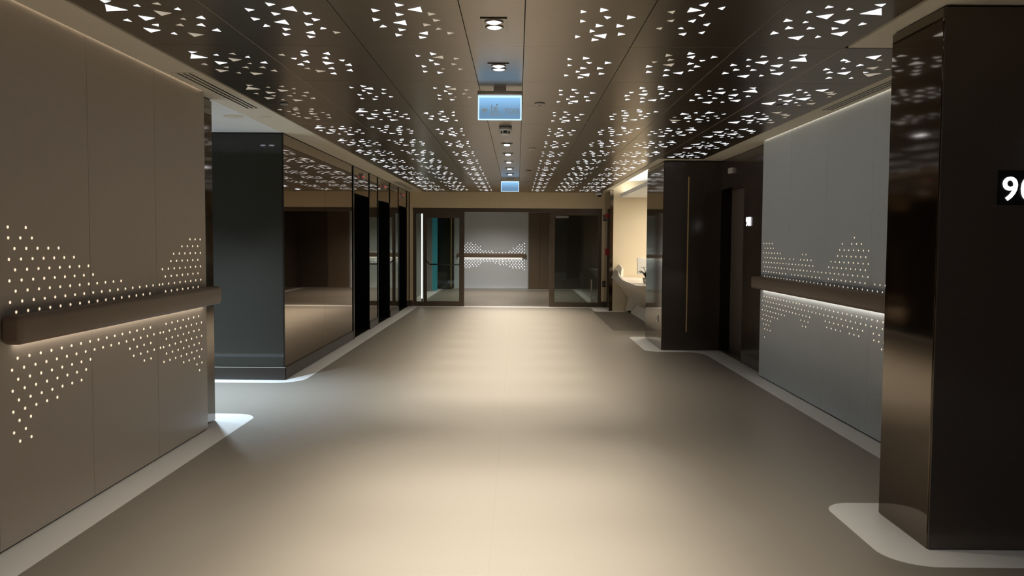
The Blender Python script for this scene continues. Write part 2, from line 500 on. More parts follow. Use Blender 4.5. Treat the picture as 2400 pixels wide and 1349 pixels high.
for z, odd, spans in RIGHT_ROWS:
    for a, b in spans:
        n = int(round((a - b) / 0.0975)) + 1
        for k in range(n):
            right_pts.append((a - (a - b) * k / max(1, n - 1), z))
for i in range(5):
    y1, y0 = RIGHT_SEAMS[i], RIGHT_SEAMS[i + 1]
    p = box('wall_panel', XR, XR + 0.022, y0 + 0.0015, y1 - 0.0015, 0.012, 2.6, 'wall_blue', wall_right, 0.0015, 1)
    pts = [(XR - 0.0005, y, z) for y, z in right_pts if y0 + 0.012 < y < y1 - 0.012]
    if pts:
        d = link('light_dots', dots_mesh('light_dots', pts, 0.006, 'X', 8), 'dot', p)
        d.location = -base_of(p)
        d['kind'] = 'stuff'
box('shadow_gap', XR + 0.012, XR + 0.03, 4.3, 9.30, 0, 0.012, 'ceiling_gap', wall_right)
handrail('handrail', 'brown handrail along the blue-grey dotted wall', XR, -1, 5.0, 9.36)

# ------------------------------------------------------------------ bronze pillars and the number panel
pillar_a = struct(box('pillar', XP, 4.6, 4.008, 4.55, 0.006, ZC - 0.01, 'bronze', None, 0.004))
pillar_a.name = 'pillar'
box('front_panel', XP + 0.004, 4.6, 3.998, 4.009, 0.006, ZC - 0.012, 'dark_bronze', pillar_a, 0.002, 1)
pillar_b = struct(box('pillar', XP, 2.80, 11.535, 12.97, 0.006, ZC - 0.01, 'bronze', None, 0.004))
box('front_panel', XP + 0.004, 2.80, 11.522, 11.536, 0.006, ZC - 0.012, 'dark_bronze', pillar_b, 0.002, 1)
box('brass_inlay', 2.287, 2.303, 11.519, 11.5235, 0.25, 2.34, 'brass', pillar_b)  # added strip that paints the blurred golden reflection on the dark front

sw = empty('wall_switch', (XP - 0.001, 11.87, 0.36))
tag(sw, 'small wall socket plate low on the bronze pillar facing the corridor', 'switch')
box('cover_plate', XP - 0.009, XP - 0.0005, 11.80, 11.92, 0.36, 0.445, 'metal', sw, 0.002)
box('rocker', XP - 0.012, XP - 0.009, 11.835, 11.885, 0.38, 0.425, 'grey_plastic', sw, 0.001)

wall_number = struct(box('wall_number_panel', 2.73, 2.95, 9.323, 10.345, 0.01, ZC - 0.01, 'dark_bronze', None, 0.003))
wall_head = struct(box('wall_door_head', 2.735, 2.95, 10.345, 11.53, 2.165, ZC - 0.01, 'dark_bronze', None, 0.002))
door_1 = struct(empty('door_1', (2.9, 10.94, 0)))
box('door_leaf', 2.875, 2.92, 10.36, 11.52, 0.01, 2.16, 'door_leaf', door_1, 0.003)
box('door_jamb', 2.735, 2.92, 10.345, 10.372, 0, 2.165, 'door_frame', door_1, 0.002)
box('door_jamb', 2.735, 2.92, 11.508, 11.534, 0, 2.165, 'trim_dark', door_1, 0.002)
box('threshold', 2.74, 2.92, 10.372, 11.508, 0.002, 0.008, 'metal', door_1)
box('lever_handle', 2.83, 2.845, 10.46, 10.58, 1.0, 1.02, 'metal', door_1, 0.004)
box('wall_behind_door', 2.95, 3.05, 9.3, 11.55, 0, 2.7, 'black').name = 'wall_behind_door'
struct(bpy.data.objects['wall_behind_door'])

dv = empty('door_sensor', (2.73, 10.97, 2.35))
tag(dv, 'small beige square device above the door numbered 901', 'sensor')
box('housing', 2.70, 2.736, 10.90, 11.05, 2.345, 2.41, 'white_plastic', dv, 0.004)
box('cap_line', 2.697, 2.701, 10.93, 11.02, 2.372, 2.382, 'grey_plastic', dv)


def number_sign(name, label, chars, char_h, place, plate):
    """place: matrix from text plane (x right, y up, z out) to the world, at the text's lower left corner"""
    t = empty(name, place.translation)
    tag(t, label, 'room number')
    rot = place.to_3x3().to_4x4()
    x = 0
    for c in chars:
        me = text_mesh('digit', c, char_h * 1.42, 0.004, bold=char_h * 0.012)
        a, b, lo, hi = bounds(me)
        me.transform(Matrix.Translation((x - a, -lo, 0.006)))
        x += (b - a) + char_h * 0.16
        me.transform(rot)
        link('digit', me, 'white_light', t)
    if plate:
        bm = bmesh.new()
        add_box(bm, plate[0], plate[1], plate[2], plate[3], -0.002, 0.002)
        me = mesh_of('back_plate', bm)
        me.transform(rot)
        link('back_plate', me, 'black', t)
    return t


number_sign('number_sign', 'glowing white digits 90 on the dark front of the nearest pillar', '90', 0.108,
            Matrix.Translation((2.25, 3.996, 1.657)) @ Matrix.Rotation(math.pi / 2, 4, 'X'), (-0.02, 0.30, -0.02, 0.14))
number_sign('number_sign', 'glowing white digits 901 on the dark panel beside the recessed door', '901', 0.105,
            Matrix.Translation((2.728, 10.2, 1.656)) @ Matrix.Rotation(-math.pi / 2, 4, 'Z') @ Matrix.Rotation(math.pi / 2, 4, 'X'), None)

# ------------------------------------------------------------------ side corridor on the left
struct(box('wall_side_corridor_near', -7.2, -2.62, 6.6, 6.787, 0, 2.75, 'wall_taupe'))
struct(box('wall_side_corridor_end', -7.3, -7.2, 6.6, 9.0, 0, 2.75, 'white_paint'))
for k, x in enumerate((-2.9, -4.1, -5.3)):
    t = empty('side_corridor_downlight', (x, 7.69, ZC))
    tag(t, ('cool twin downlight of the side corridor, mirrored in the grey lift block', 'middle cool twin downlight of the side corridor ceiling',
            'cool twin downlight at the closed end of the side corridor')[k], 'downlight', 'cool downlights of the side corridor')
    for dx in (-0.05, 0.05):
        bm = bmesh.new(); add_lathe(bm, [(0, 0), (0.047, 0), (0.047, -0.006), (0.038, -0.008), (0.034, -0.003), (0, -0.003)], 20)
        link('bezel', mesh_of('bezel', bm, True), 'white_plastic', t, (dx, 0, 0))
        bm = bmesh.new(); add_lathe(bm, [(0, -0.003), (0.034, -0.004), (0.024, -0.009), (0, -0.011)], 20)
        link('lens', mesh_of('lens', bm, True), 'lens', t, (dx, 0, 0))
    spot('cool_beam', (x, 7.69, ZC - 0.02), SIDE_W, (0.66, 0.83, 1.0), 100, 1.0, 0.05, t)

# ------------------------------------------------------------------ lift bank
lift = struct(box('wall_lift_bank', -7.2, -2.75, 8.83, 19.2, 0, 2.75, 'black'))
# end face of the block, towards the side corridor
box('glass_panel', -7.1, XLIFT - 0.012, 8.81, 8.832, 0.135, ZC - 0.012, 'grey_glass', lift, 0.002, 1)
box('plinth', -7.1, XLIFT + 0.008, 8.797, 8.83, 0.004, 0.128, 'plinth', lift, 0.003)
box('plinth_bead', -7.1, XLIFT + 0.008, 8.799, 8.83, 0.128, 0.136, 'metal', lift)
box('corner_trim', XLIFT - 0.014, XLIFT + 0.002, 8.806, 8.822, 0.13, ZC - 0.012, 'trim_dark', lift, 0.002)
box('shadow_gap', -7.1, XLIFT - 0.004, 8.815, 8.86, ZC - 0.012, ZC + 0.02, 'ceiling_gap', lift)
box('shadow_gap', -2.74, XLIFT - 0.006, 8.83, 19.08, ZC - 0.012, ZC + 0.02, 'ceiling_gap', lift)
# mirrored panels and piers along the corridor
box('backing_wall', -2.76, XLIFT - 0.012, 8.832, 12.56, 0, 2.75, 'trim_dark', lift)
for a, b in ((8.823, 10.68), (10.684, 12.50)):
    box('mirror_panel', XLIFT - 0.011, XLIFT, a, b, 0.135, ZC - 0.012, 'mirror', lift, 0.001, 1)
box('corner_trim', XLIFT - 0.02, XLIFT + 0.012, 12.50, 12.575, 0.004, ZC - 0.012, 'trim_dark', lift, 0.002)
box('plinth', XLIFT - 0.012, XLIFT + 0.008, 8.80, 12.50, 0.004, 0.132, 'plinth', lift, 0.002)
PIERS = ((13.93, 14.755), (16.15, 17.325), (18.63, 19.075))
HEADS = ((12.575, 13.93, 2.155), (14.755, 16.15, 2.165), (17.325, 18.63, 2.18))
for a, b in PIERS:
    box('pier', -2.76, XLIFT - 0.012, a + 0.004, b - 0.004, 0, 2.75, 'black', lift)
    box('mirror_panel', XLIFT - 0.011, XLIFT, a + 0.003, b - 0.045, 0.135, ZC - 0.012, 'mirror', lift, 0.001, 1)
    box('plinth', XLIFT - 0.012, XLIFT + 0.008, a + 0.002, b - 0.045, 0.004, 0.132, 'plinth', lift, 0.002)
    box('corner_trim', XLIFT - 0.02, XLIFT + 0.010, b - 0.045, b, 0.004, ZC - 0.012, 'trim_dark', lift, 0.002)
for k, (a, b, zh) in enumerate(HEADS):
    box('head_panel', XLIFT - 0.011, XLIFT, a + 0.004, b - 0.004, zh, ZC - 0.012, 'mirror', lift, 0.001, 1)
    box('head_backing', -2.76, XLIFT - 0.012, a, b, zh, 2.75, 'black', lift)
    box('corner_trim', XLIFT - 0.02, XLIFT + 0.010, b - 0.05, b, zh, ZC - 0.012, 'trim_dark', lift, 0.002)
    d = struct(empty('door_%d' % (k + 2), (-2.74, (a + b) / 2, 0)))
    ym = (a + b) / 2
    box('door_leaf', -2.745, -2.715, a + 0.03, ym - 0.002, 0.012, zh - 0.012, 'black', d, 0.002)
    box('door_leaf', -2.745, -2.715, ym + 0.002, b - 0.03, 0.012, zh - 0.012, 'black', d, 0.002)
    box('door_frame', -2.76, -2.705, a + 0.001, a + 0.03, 0, zh, 'black', d)
    box('door_frame', -2.76, -2.705, b - 0.03, b - 0.001, 0, zh, 'black', d)
    box('sill', -2.76, XLIFT - 0.012, a + 0.03, b - 0.03, 0.002, 0.008, 'plinth', d)
IND = ((13.22, 2.435, 'nearest'), (15.38, 2.42, 'middle'), (17.84, 2.405, 'farthest'))
IND_LABEL = ('steel lift indicator box with red lamp over the nearest lift opening',
             'steel lift indicator box with red lamp over the middle lift opening',
             'steel lift indicator box over the lift opening closest to the glass doors')
for (y, z, w), lab in zip(IND, IND_LABEL):
    t = empty('lift_indicator', (XLIFT, y, z - 0.05))
    tag(t, lab, 'lift indicator', 'lift indicators above the lift openings')
    box('case', XLIFT + 0.0005, XLIFT + 0.045, y - 0.065, y + 0.065, z - 0.05, z + 0.05, 'metal', t, 0.004)
    box('red_lamp', XLIFT + 0.026, XLIFT + 0.040, y - 0.0665, y - 0.0645, z - 0.014, z + 0.014, 'red_lamp', t)
    box('display', XLIFT + 0.0445, XLIFT + 0.0465, y - 0.012, y + 0.012, z - 0.018, z + 0.018, 'red_lamp', t)

# ------------------------------------------------------------------ wall with the glass doors
wall_end = struct(box('wall_end', -2.41, 1.945, YEND, YEND + 0.16, 2.2, 2.75, 'beige_wall'))
box('jamb', -2.41, -2.332, YEND, YEND + 0.16, 0, 2.2, 'beige_wall', wall_end)
box('jamb', 1.886, 1.945, YEND, YEND + 0.16, 0, 2.2, 'beige_wall', wall_end)
box('jamb_foot', 1.884, 1.945, YEND - 0.008, YEND, 0, 0.13, 'door_frame', wall_end, 0.001)
box('jamb_foot', -2.41, -2.332, YEND - 0.008, YEND, 0, 0.13, 'door_frame', wall_end, 0.001)

YD0, YD1 = YEND + 0.02, YEND + 0.08
dl = struct(empty('door_5', (-1.76, YEND + 0.05, 0)))
box('head_rail', -2.332, 1.886, YEND - 0.005, YEND + 0.12, 2.115, 2.2, 'door_frame', dl, 0.003)
for a, b in ((-2.332, -2.255), (-2.095, -2.022), (-1.297, -1.184)):
    box('stile', a, b, YD0, YD1, 0.004, 2.115, 'door_frame', dl, 0.003)
box('bottom_rail', -2.255, -2.095, YD0, YD1, 0.004, 0.105, 'door_frame', dl)
box('bottom_rail', -2.022, -1.297, YD0, YD1, 0.004, 0.112, 'door_frame', dl)
box('top_rail', -2.022, -1.297, YD0, YD1, 1.98, 2.115, 'door_frame', dl)
box('top_rail', -2.255, -2.095, YD0, YD1, 2.07, 2.115, 'door_frame', dl)
box('glass_pane', -2.255, -2.095, YD0 + 0.025, YD0 + 0.033, 0.105, 2.07, 'glass', dl)
box('glass_pane', -2.022, -1.297, YD0 + 0.025, YD0 + 0.033, 0.112, 1.98, 'glass', dl)
bm = bmesh.new()
add_tube(bm, [(-2.035 + 1.76, -0.03, 1.02), (-2.0 + 1.76, -0.075, 0.985), (-1.955 + 1.76, -0.085, 0.94), (-1.33 + 1.76, -0.085, 0.938), (-1.30 + 1.76, -0.06, 0.938), (-1.28 + 1.76, -0.03, 0.938)], 0.014, 10)
link('push_bar', mesh_of('push_bar', bm, True), 'black_plastic', dl)
dr = struct(empty('door_6', (1.3, YEND + 0.05, 0)))
for a, b in ((0.723, 0.840), (1.812, 1.886)):
    box('stile', a, b, YD0, YD1, 0.004, 2.115, 'door_frame', dr, 0.003)
box('bottom_rail', 0.84, 1.812, YD0, YD1, 0.004, 0.105, 'door_frame', dr)
box('top_rail', 0.84, 1.812, YD0, YD1, 2.055, 2.115, 'door_frame', dr)
box('glass_pane', 0.84, 1.812, YD0 + 0.025, YD0 + 0.033, 0.105, 2.055, 'glass', dr)
box('paper_label', 0.855, 1.14, YD0 + 0.021, YD0 + 0.024, 1.995, 2.035, 'grey_plastic', dr)
box('floor_lock', 1.655, 1.775, YD0 + 0.012, YD0 + 0.024, 0.108, 0.20, 'metal', dr, 0.002)
box('lock_rod', 1.655, 1.685, YD0 + 0.014, YD0 + 0.024, 0.20, 0.62, 'metal', dr, 0.002)
# bronze return wall between the doors and the reception
wall_ret = struct(box('wall_reception_return', 1.945, 2.02, 18.03, 19.24, 0.004, ZC - 0.008, 'bronze', None, 0.003))
for nm, lab, z0, z1 in (('fire_call_point', 'red fire alarm sounder high on the bronze return beside the doors', 1.99, 2.075),
                        ('fire_call_point', 'red fire call point at hand height beside the doors', 1.18, 1.32)):
    t = empty(nm, (1.945, 18.48, z0))
    tag(t, lab, 'fire alarm')
    box('case', 1.895, 1.9445, 18.42, 18.54, z0, z1, 'red_plastic', t, 0.006)
    box('face_plate', 1.892, 1.8955, 18.445, 18.515, z0 + 0.02, z1 - 0.02, 'grey_plastic', t, 0.001)
for z, lab in ((1.93, 'small black box on the door jamb below the red sounder'),
               (0.46, 'small black box low on the door jamb beside the reception')):
    t = empty('door_contact', (1.93, YEND, z))
    tag(t, lab, 'device')
    box('case', 1.90, 1.942, YEND - 0.032, YEND - 0.001, z, z + 0.13, 'black_plastic', t, 0.004)
    box('ridge', 1.908, 1.934, YEND - 0.036, YEND - 0.032, z + 0.03, z + 0.10, 'grey_plastic', t, 0.001)
# dome camera
t = empty('security_camera', (1.80, 18.86, ZC))
tag(t, 'white dome security camera under the soffit beside the doors', 'camera')
bm = bmesh.new(); add_lathe(bm, [(0, 0), (0.085, 0), (0.085, -0.045), (0.075, -0.06), (0, -0.06)])
link('housing', mesh_of('housing', bm, True), 'white_plastic', t)
bm = bmesh.new(); add_lathe(bm, [(0, -0.058), (0.055, -0.06), (0.048, -0.082), (0.028, -0.10), (0, -0.106)])
link('dome', mesh_of('dome', bm, True), 'black_plastic', t)

# ------------------------------------------------------------------ lobby behind the doors
wall_far = struct(box('wall_far', -4.0, 3.0, YFAR, YFAR + 0.15, 0, 2.75, 'dark_brown'))
far_panel = box('wall_panel', -1.95, 0.335, YFAR - 0.03, YFAR, 0.012, ZC, 'wall_blue', wall_far, 0.002, 1)
box('edge_strip', 0.337, 0.365, YFAR - 0.035, YFAR, 0.012, ZC, 'grey_plastic', wall_far)
for a, b in ((0.368, 0.70), (0.705, 1.04)):
    box('brown_panel', a, b, YFAR - 0.022, YFAR, 0.012, ZC, 'brown_panel', wall_far, 0.002, 1)
pts = []
FAR_ROWS = [(1.411, 0, [(-1.53, -1.43), (0.2235, 0.2235)]), (1.363, 1, [(-1.58, -1.28), (0.07, 0.17)]), (1.313, 0, [(-1.625, -1.136), (0.02, 0.2235)]),
            (1.263, 1, [(-1.58, -1.185), (-0.127, 0.17)]), (1.215, 0, [(-1.625, -1.136), (-0.08, 0.2235)]), (1.165, 1, [(-1.58, -0.79), (-0.225, 0.17)]),
            (1.117, 0, [(-1.625, 0.2235)]), (0.898, 0, [(-1.625, 0.2235)]), (0.85, 1, [(-1.58, -0.45), (-0.42, 0.17)]),
            (0.80, 0, [(-1.625, -1.136), (-0.67, -0.35), (-0.225, 0.2235)]), (0.75, 1, [(-1.58, -1.185), (-0.52, -0.32), (-0.18, 0.17)]),
            (0.70, 0, [(-1.625, -1.25), (-0.225, 0.2235)]), (0.65, 1, [(-1.58, -1.48), (-0.127, 0.17)]), (0.60, 0, [(0.2235, 0.2235)])]
for z, odd, spans in FAR_ROWS:
    for a, b in spans:
        n = int(round((b - a) / 0.0975)) + 1
        pts += [(a + (b - a) * k / max(1, n - 1), YFAR - 0.0305, z) for k in range(n)]
d = link('light_dots', dots_mesh('light_dots', pts, 0.0125, 'Y', 8), 'dot_far', far_panel)
d.location = -base_of(far_panel)
d['kind'] = 'stuff'
fr = empty('handrail', (-0.75, YFAR - 0.03, 0.95))
tag(fr, 'brown handrail on the lobby wall seen through the open glass doors', 'handrail')
bm = bmesh.new(); add_box(bm, -1.1, 1.02, -0.10, -0.001, 0.013, 0.145, 0.028, 4)
link('rail_body', mesh_of('rail_body', bm, True), 'rail', fr)
box('led_strip', -1.8, 0.15, YFAR - 0.068, YFAR - 0.042, 0.958, 0.963, 'led', fr)
struct(box('wall_lobby_right', 1.90, 2.0, 19.24, YFAR, 0, 2.75, 'dark_bronze'))
wll = struct(box('wall_lobby_left', -2.75, -2.62, 19.24, YFAR, 0, 2.75, 'grey_plastic'))
box('teal_return', -2.62, -2.335, 24.9, 25.0, 0.02, 2.25, 'teal', wll)
box('grey_return', -2.62, -2.475, 24.86, 24.9, 0.02, 2.25, 'grey_plastic', wll)
dcol = struct(box('wall_lobby_cabinet', -2.38, -1.98, YFAR - 0.35, YFAR - 0.03, 0.01, ZC - 0.01, 'grey_glass', None, 0.003))
box('brass_edge', -2.03, -2.0, YFAR - 0.356, YFAR - 0.349, 0.06, 2.3, 'brass', dcol)  # added strip standing in for the golden reflections behind the left pane
ls = empty('strip_light', (-2.17, 19.6, 0))
tag(ls, 'tall white strip light behind the narrow left glass pane', 'light')
box('profile', -2.20, -2.155, 19.58, 19.62, 0.0, 2.12, 'grey_plastic', ls)
box('tube', -2.198, -2.168, 19.575, 19.581, 0.14, 2.10, 'strip_light', ls)
struct(box('ceiling_lobby', -2.75, 2.0, 19.24, YFAR, ZC, ZC + 0.05, 'soffit'))
for k, (x, y) in enumerate(((-0.6, 21.0), (-0.6, 23.2), (-0.6, 24.4))):
    t = empty('lobby_downlight', (x, y, ZC))
    tag(t, ('round downlight in the lobby ceiling just behind the doors', 'round downlight in the middle of the lobby ceiling',
            'round downlight in the lobby ceiling beside the dotted wall')[k], 'downlight', 'lobby downlights')
    bm = bmesh.new(); add_lathe(bm, [(0, 0), (0.06, 0), (0.06, -0.006), (0.045, -0.008), (0.04, -0.002), (0, -0.002)])
    link('bezel', mesh_of('bezel', bm, True), 'white_plastic', t)
    bm = bmesh.new(); add_cyl(bm, (0, 0, -0.004), 0.035, 0.003)
    link('lens', mesh_of('lens', bm), 'lens', t)
    spot('lobby_light', (x, y, ZC - 0.015), FAR_W * (1.0 if k < 2 else 1.4), (1.0, 0.90, 0.78), 150, 0.8, 0.05, t)

# ------------------------------------------------------------------ reception niche
struct(box('wall_reception_back', 2.02, 5.6, 18.03, 18.2, 0, 2.9, 'cream'))
struct(box('wall_reception_side', 5.5, 5.6, 12.9, 18.03, 0, 2.9, 'cream'))
struct(box('wall_reception_front', 2.80, 5.6, 12.88, 12.97, 0, 2.9, 'cream'))
struct(box('ceiling_reception', 2.16, 5.5, 12.97, 18.03, 2.40, 2.475, 'white_paint'))
struct(box('ceiling_reception_upper', 1.96, 5.5, 12.97, 18.03, 2.74, 2.80, 'white_paint'))
cv = empty('cove_light', (2.3, 15.5, 2.478))
tag(cv, 'warm cove light strip above the reception ceiling edge', 'cove light')
box('led_profile', 2.26, 2.32, 13.05, 17.95, 2.4755, 2.487, 'white_plastic', cv)
box('led_tape', 2.27, 2.31, 13.05, 17.95, 2.487, 2.489, 'niche_cove', cv)
t = empty('linear_diffuser', (2.9, 16.6, 2.40))
tag(t, 'dark linear air slot in the white reception ceiling', 'air diffuser')
box('slot', 2.60, 2.66, 15.9, 17.3, 2.396, 2.3995, 'grey_plastic', t)
box('slot_blade', 2.627, 2.633, 15.9, 17.3, 2.394, 2.3965, 'black_plastic', t)
nl = empty('reception_ceiling_light', (3.6, 16.2, 2.40))
tag(nl, 'recessed ceiling panel light over the reception desk', 'ceiling light')
box('lamp_frame', 2.95, 4.25, 15.6, 17.0, 2.388, 2.3995, 'white_plastic', nl, 0.003)
box('diffuser', 3.0, 4.2, 15.65, 16.95, 2.384, 2.3875, 'ceiling_lamp', nl)
area('reception_light', (3.6, 16.3, 2.38), NICHE_W, (1.0, 0.90, 0.74), 1.2, 1.2, nl)

# sculpted desk: cross sections (x, z) along y, from the back wall to the near end
desk = empty('reception_desk', (2.4, 16.2, 0))
tag(desk, 'sculpted white reception desk with twisted side and raised horn', 'desk')
SEC = [
    (18.00, [(2.36, 0.0), (2.30, 0.02), (2.345, 0.30), (2.20, 0.50), (1.99, 0.72), (2.06, 0.90), (2.14, 1.00), (2.22, 0.98), (2.20, 0.74), (2.9, 0.72)]),
    (17.55, [(2.42, 0.03), (2.36, 0.05), (2.36, 0.30), (2.22, 0.50), (2.00, 0.71), (2.07, 0.87), (2.15, 0.94), (2.19, 0.90), (2.16, 0.735), (2.9, 0.72)]),
    (17.10, [(2.50, 0.10), (2.44, 0.12), (2.37, 0.32), (2.23, 0.51), (2.01, 0.705), (2.04, 0.78), (2.08, 0.79), (2.10, 0.77), (2.12, 0.73), (2.9, 0.72)]),
    (16.30, [(2.56, 0.20), (2.48, 0.22), (2.38, 0.34), (2.22, 0.52), (2.01, 0.70), (2.02, 0.735), (2.04, 0.736), (2.06, 0.735), (2.10, 0.73), (2.9, 0.72)]),
    (15.30, [(2.58, 0.30), (2.47, 0.31), (2.36, 0.38), (2.20, 0.54), (2.00, 0.70), (2.01, 0.733), (2.03, 0.735), (2.05, 0.734), (2.10, 0.73), (2.9, 0.72)]),
    (14.25, [(2.60, 0.36), (2.42, 0.36), (2.30, 0.42), (2.16, 0.55), (1.99, 0.70), (2.00, 0.732), (2.02, 0.735), (2.04, 0.734), (2.10, 0.73), (2.9, 0.72)]),
]
bm = bmesh.new()
rings = []
for y, sec in SEC:
    rings.append([bm.verts.new((x - 2.4, y - 16.2, z)) for x, z in sec] + [bm.verts.new((2.9 - 2.4, y - 16.2, sec[0][1]))])
for A, B in zip(rings, rings[1:]):
    for k in range(len(A)):
        k2 = (k + 1) % len(A)
        bm.faces.new((A[k], A[k2], B[k2], B[k]))
bm.faces.new(rings[0]); bm.faces.new(rings[-1][::-1])
me = mesh_of('desk_shell', bm)
link('desk_shell', me, 'solid_surface', desk)
box('desk_plinth', 2.50, 2.88, 14.5, 17.62, 0.002, 0.36, 'solid_surface', desk)
bm = bmesh.new()
vs_ = [bm.verts.new(p) for p in ((2.355 - 2.4, 17.63 - 16.2, 0.002), (2.36 - 2.4, 14.6 - 16.2, 0.002), (2.6 - 2.4, 14.6 - 16.2, 0.002), (2.6 - 2.4, 17.63 - 16.2, 0.002))]
f = bm.faces.new(vs_)
r = bmesh.ops.extrude_face_region(bm, geom=[f])
up = [g for g in r['geom'] if isinstance(g, bmesh.types.BMVert)]
bmesh.ops.translate(bm, vec=(0.06, 0, 0.20), verts=up)
link('desk_foot', mesh_of('desk_foot', bm), 'solid_surface', desk)

mon = empty('monitor', (2.52, 16.2, 0.732))
tag(mon, 'white computer monitor standing on the reception desk', 'monitor')
bm = bmesh.new(); add_box(bm, -0.26, 0.26, -0.012, 0.012, -0.16, 0.16, 0.006)
bmesh.ops.rotate(bm, verts=bm.verts, matrix=Matrix.Rotation(math.radians(-12), 3, 'X') @ Matrix.Rotation(math.radians(15), 3, 'Z'))
o = link('screen', mesh_of('screen', bm), 'screen', mon, (0, 0, 0.27))
box('stand', 2.49, 2.55, 16.19, 16.23, 0.742, 0.98, 'metal', mon, 0.005)
box('foot', 2.40, 2.64, 16.12, 16.30, 0.734, 0.744, 'metal', mon, 0.003)

pot = empty('potted_orchid', (2.30, 15.2, 0.733))
tag(pot, 'small potted orchid with dark leaves on the reception desk', 'plant')
bm = bmesh.new(); add_lathe(bm, [(0, 0), (0.045, 0), (0.06, 0.05), (0.062, 0.10), (0.055, 0.10), (0.052, 0.085), (0, 0.085)], 20)
link('pot', mesh_of('pot', bm, True), 'pot', pot)
rnd = random.Random(5)
for k in range(9):
    a = k * 2.4 + 0.3
    ln = 0.15 + 0.05 * rnd.random()
    bm = bmesh.new()
    L = []
    for i in range(6):
        s = i / 5
        rr = ln * s
        h = 0.09 + 0.13 * math.sin(s * 2.3) * (0.7 + 0.5 * rnd.random() * s)
        w = 0.026 * math.sin(math.pi * min(1, 0.12 + s * 0.9)) + 0.002
        ca, sa = math.cos(a), math.sin(a)
        for t_ in (-1, 0, 1):
            L.append(bm.verts.new((rr * ca - sa * w * t_, rr * sa + ca * w * t_, h + (0.006 if t_ else 0))))
    for i in range(5):
        for j in range(2):
            bm.faces.new((L[i * 3 + j], L[i * 3 + j + 1], L[i * 3 + j + 4], L[i * 3 + j + 3]))
    r = bmesh.ops.solidify(bm, geom=bm.faces[:], thickness=0.002)
    link('leaf', mesh_of('leaf', bm, True), 'leaf', pot)
for k in range(3):
    bm = bmesh.new()
    a = k * 2.1
    add_tube(bm, [(0, 0, 0.08), (0.03 * math.cos(a), 0.03 * math.sin(a), 0.2), (0.09 * math.cos(a), 0.09 * math.sin(a), 0.28)], 0.004, 6)
    st = link('flower_stem', mesh_of('flower_stem', bm, True), 'leaf', pot)
    bm = bmesh.new()
    for q in range(5):
        b = q * 2 * math.pi / 5
        g = bmesh.ops.create_uvsphere(bm, u_segments=8, v_segments=6, radius=0.02)
        bmesh.ops.scale(bm, verts=g['verts'], vec=(1, 1, 0.3))
        bmesh.ops.translate(bm, verts=g['verts'], vec=(0.09 * math.cos(a) + 0.022 * math.cos(b), 0.09 * math.sin(a) + 0.022 * math.sin(b), 0.285))
    link('blossom', mesh_of('blossom', bm, True), 'pot', st)

# ------------------------------------------------------------------ ceiling of bronze panels with lit triangular cutouts
ceiling = struct(box('ceiling', -7.2, 5.5, YB, 19.24, 2.80, 2.90, 'ceiling_gap'))
COLS = {'L3': -2.09, 'L2': -1.4867, 'L1': -0.8833, 'R1': 0.03, 'R2': 0.6333, 'R3': 1.2367, 'R4': 1.84}


def pattern_for(c, r):
    if c == 'L1':
        return ('C', False) if r <= 0 else (('D', False) if r <= 2 else ('E', False))
    if c == 'L2':
        return ('C', False) if r <= 0 else {1: ('B', False), 2: ('D', False), 3: ('A', False)}.get(r, ('B', False))
    if c == 'L3':
        return ('B', False) if r == 3 else ('A', False)
    if c == 'R1':
        return ('R', False)
    if c == 'R2':
        return ('D', True) if r <= 0 else ('B', True)
    if c == 'R3':
        return ('H', False) if r == 3 else ('A', True)
    return ('I', False) if r == 1 else ('J', False)


# cutouts behind which the lamp is out of sight: (column, row) -> 1-based positions in the pattern
DIM = {('L3', 0): (6, 7, 11, 12, 14), ('L3', 1): (4, 6, 7, 8, 9, 11, 12, 13, 14, 16, 17), ('L1', 0): (10, 11, 12, 13, 16),
       ('L1', 1): (3, 8, 10, 11, 12), ('L1', 2): (3, 8, 10, 11, 12), ('L2', 0): (16,), ('L2', 1): (1, 7, 11), ('R2', 1): (8, 9, 10, 14),
       ('R2', 0): (10, 11, 12), ('R4', 1): (11, 12, 14, 15), ('R4', 2): (12, 13, 14, 16, 17, 18), ('R4', 3): (14, 15, 16, 17, 18),
       ('R3', 3): (1, 2)}


def tri_pts(t, mirror):
    p = [(t[0] / 1000, t[1] / 1000), (t[2] / 1000, t[3] / 1000), (t[4] / 1000, t[5] / 1000)]
    cx = sum(q[0] for q in p) / 3; cy = sum(q[1] for q in p) / 3
    p = [(cx + (x - cx) * 0.93, cy + (y - cy) * 0.93) for x, y in p]
    return [(PW - x, y) for x, y in p] if mirror else p


def add_tri(bm, p, z0, z1, ox=0.0, oy=0.0):
    lo = [bm.verts.new((x - ox, y - oy, z0)) for x, y in p]
    hi = [bm.verts.new((x - ox, y - oy, z1)) for x, y in p]
    bm.faces.new(lo); bm.faces.new(hi[::-1])
    for k in range(3):
        bm.faces.new((lo[k], lo[(k + 1) % 3], hi[(k + 1) % 3], hi[k]))


def panel_mesh(w, l):
    bm = bmesh.new()
    add_box(bm, 0.0015, w - 0.0015, 0.0015, l - 0.0015, 0, 0.02, 0.0012, 1)
    return mesh_of('ceiling_panel', bm)


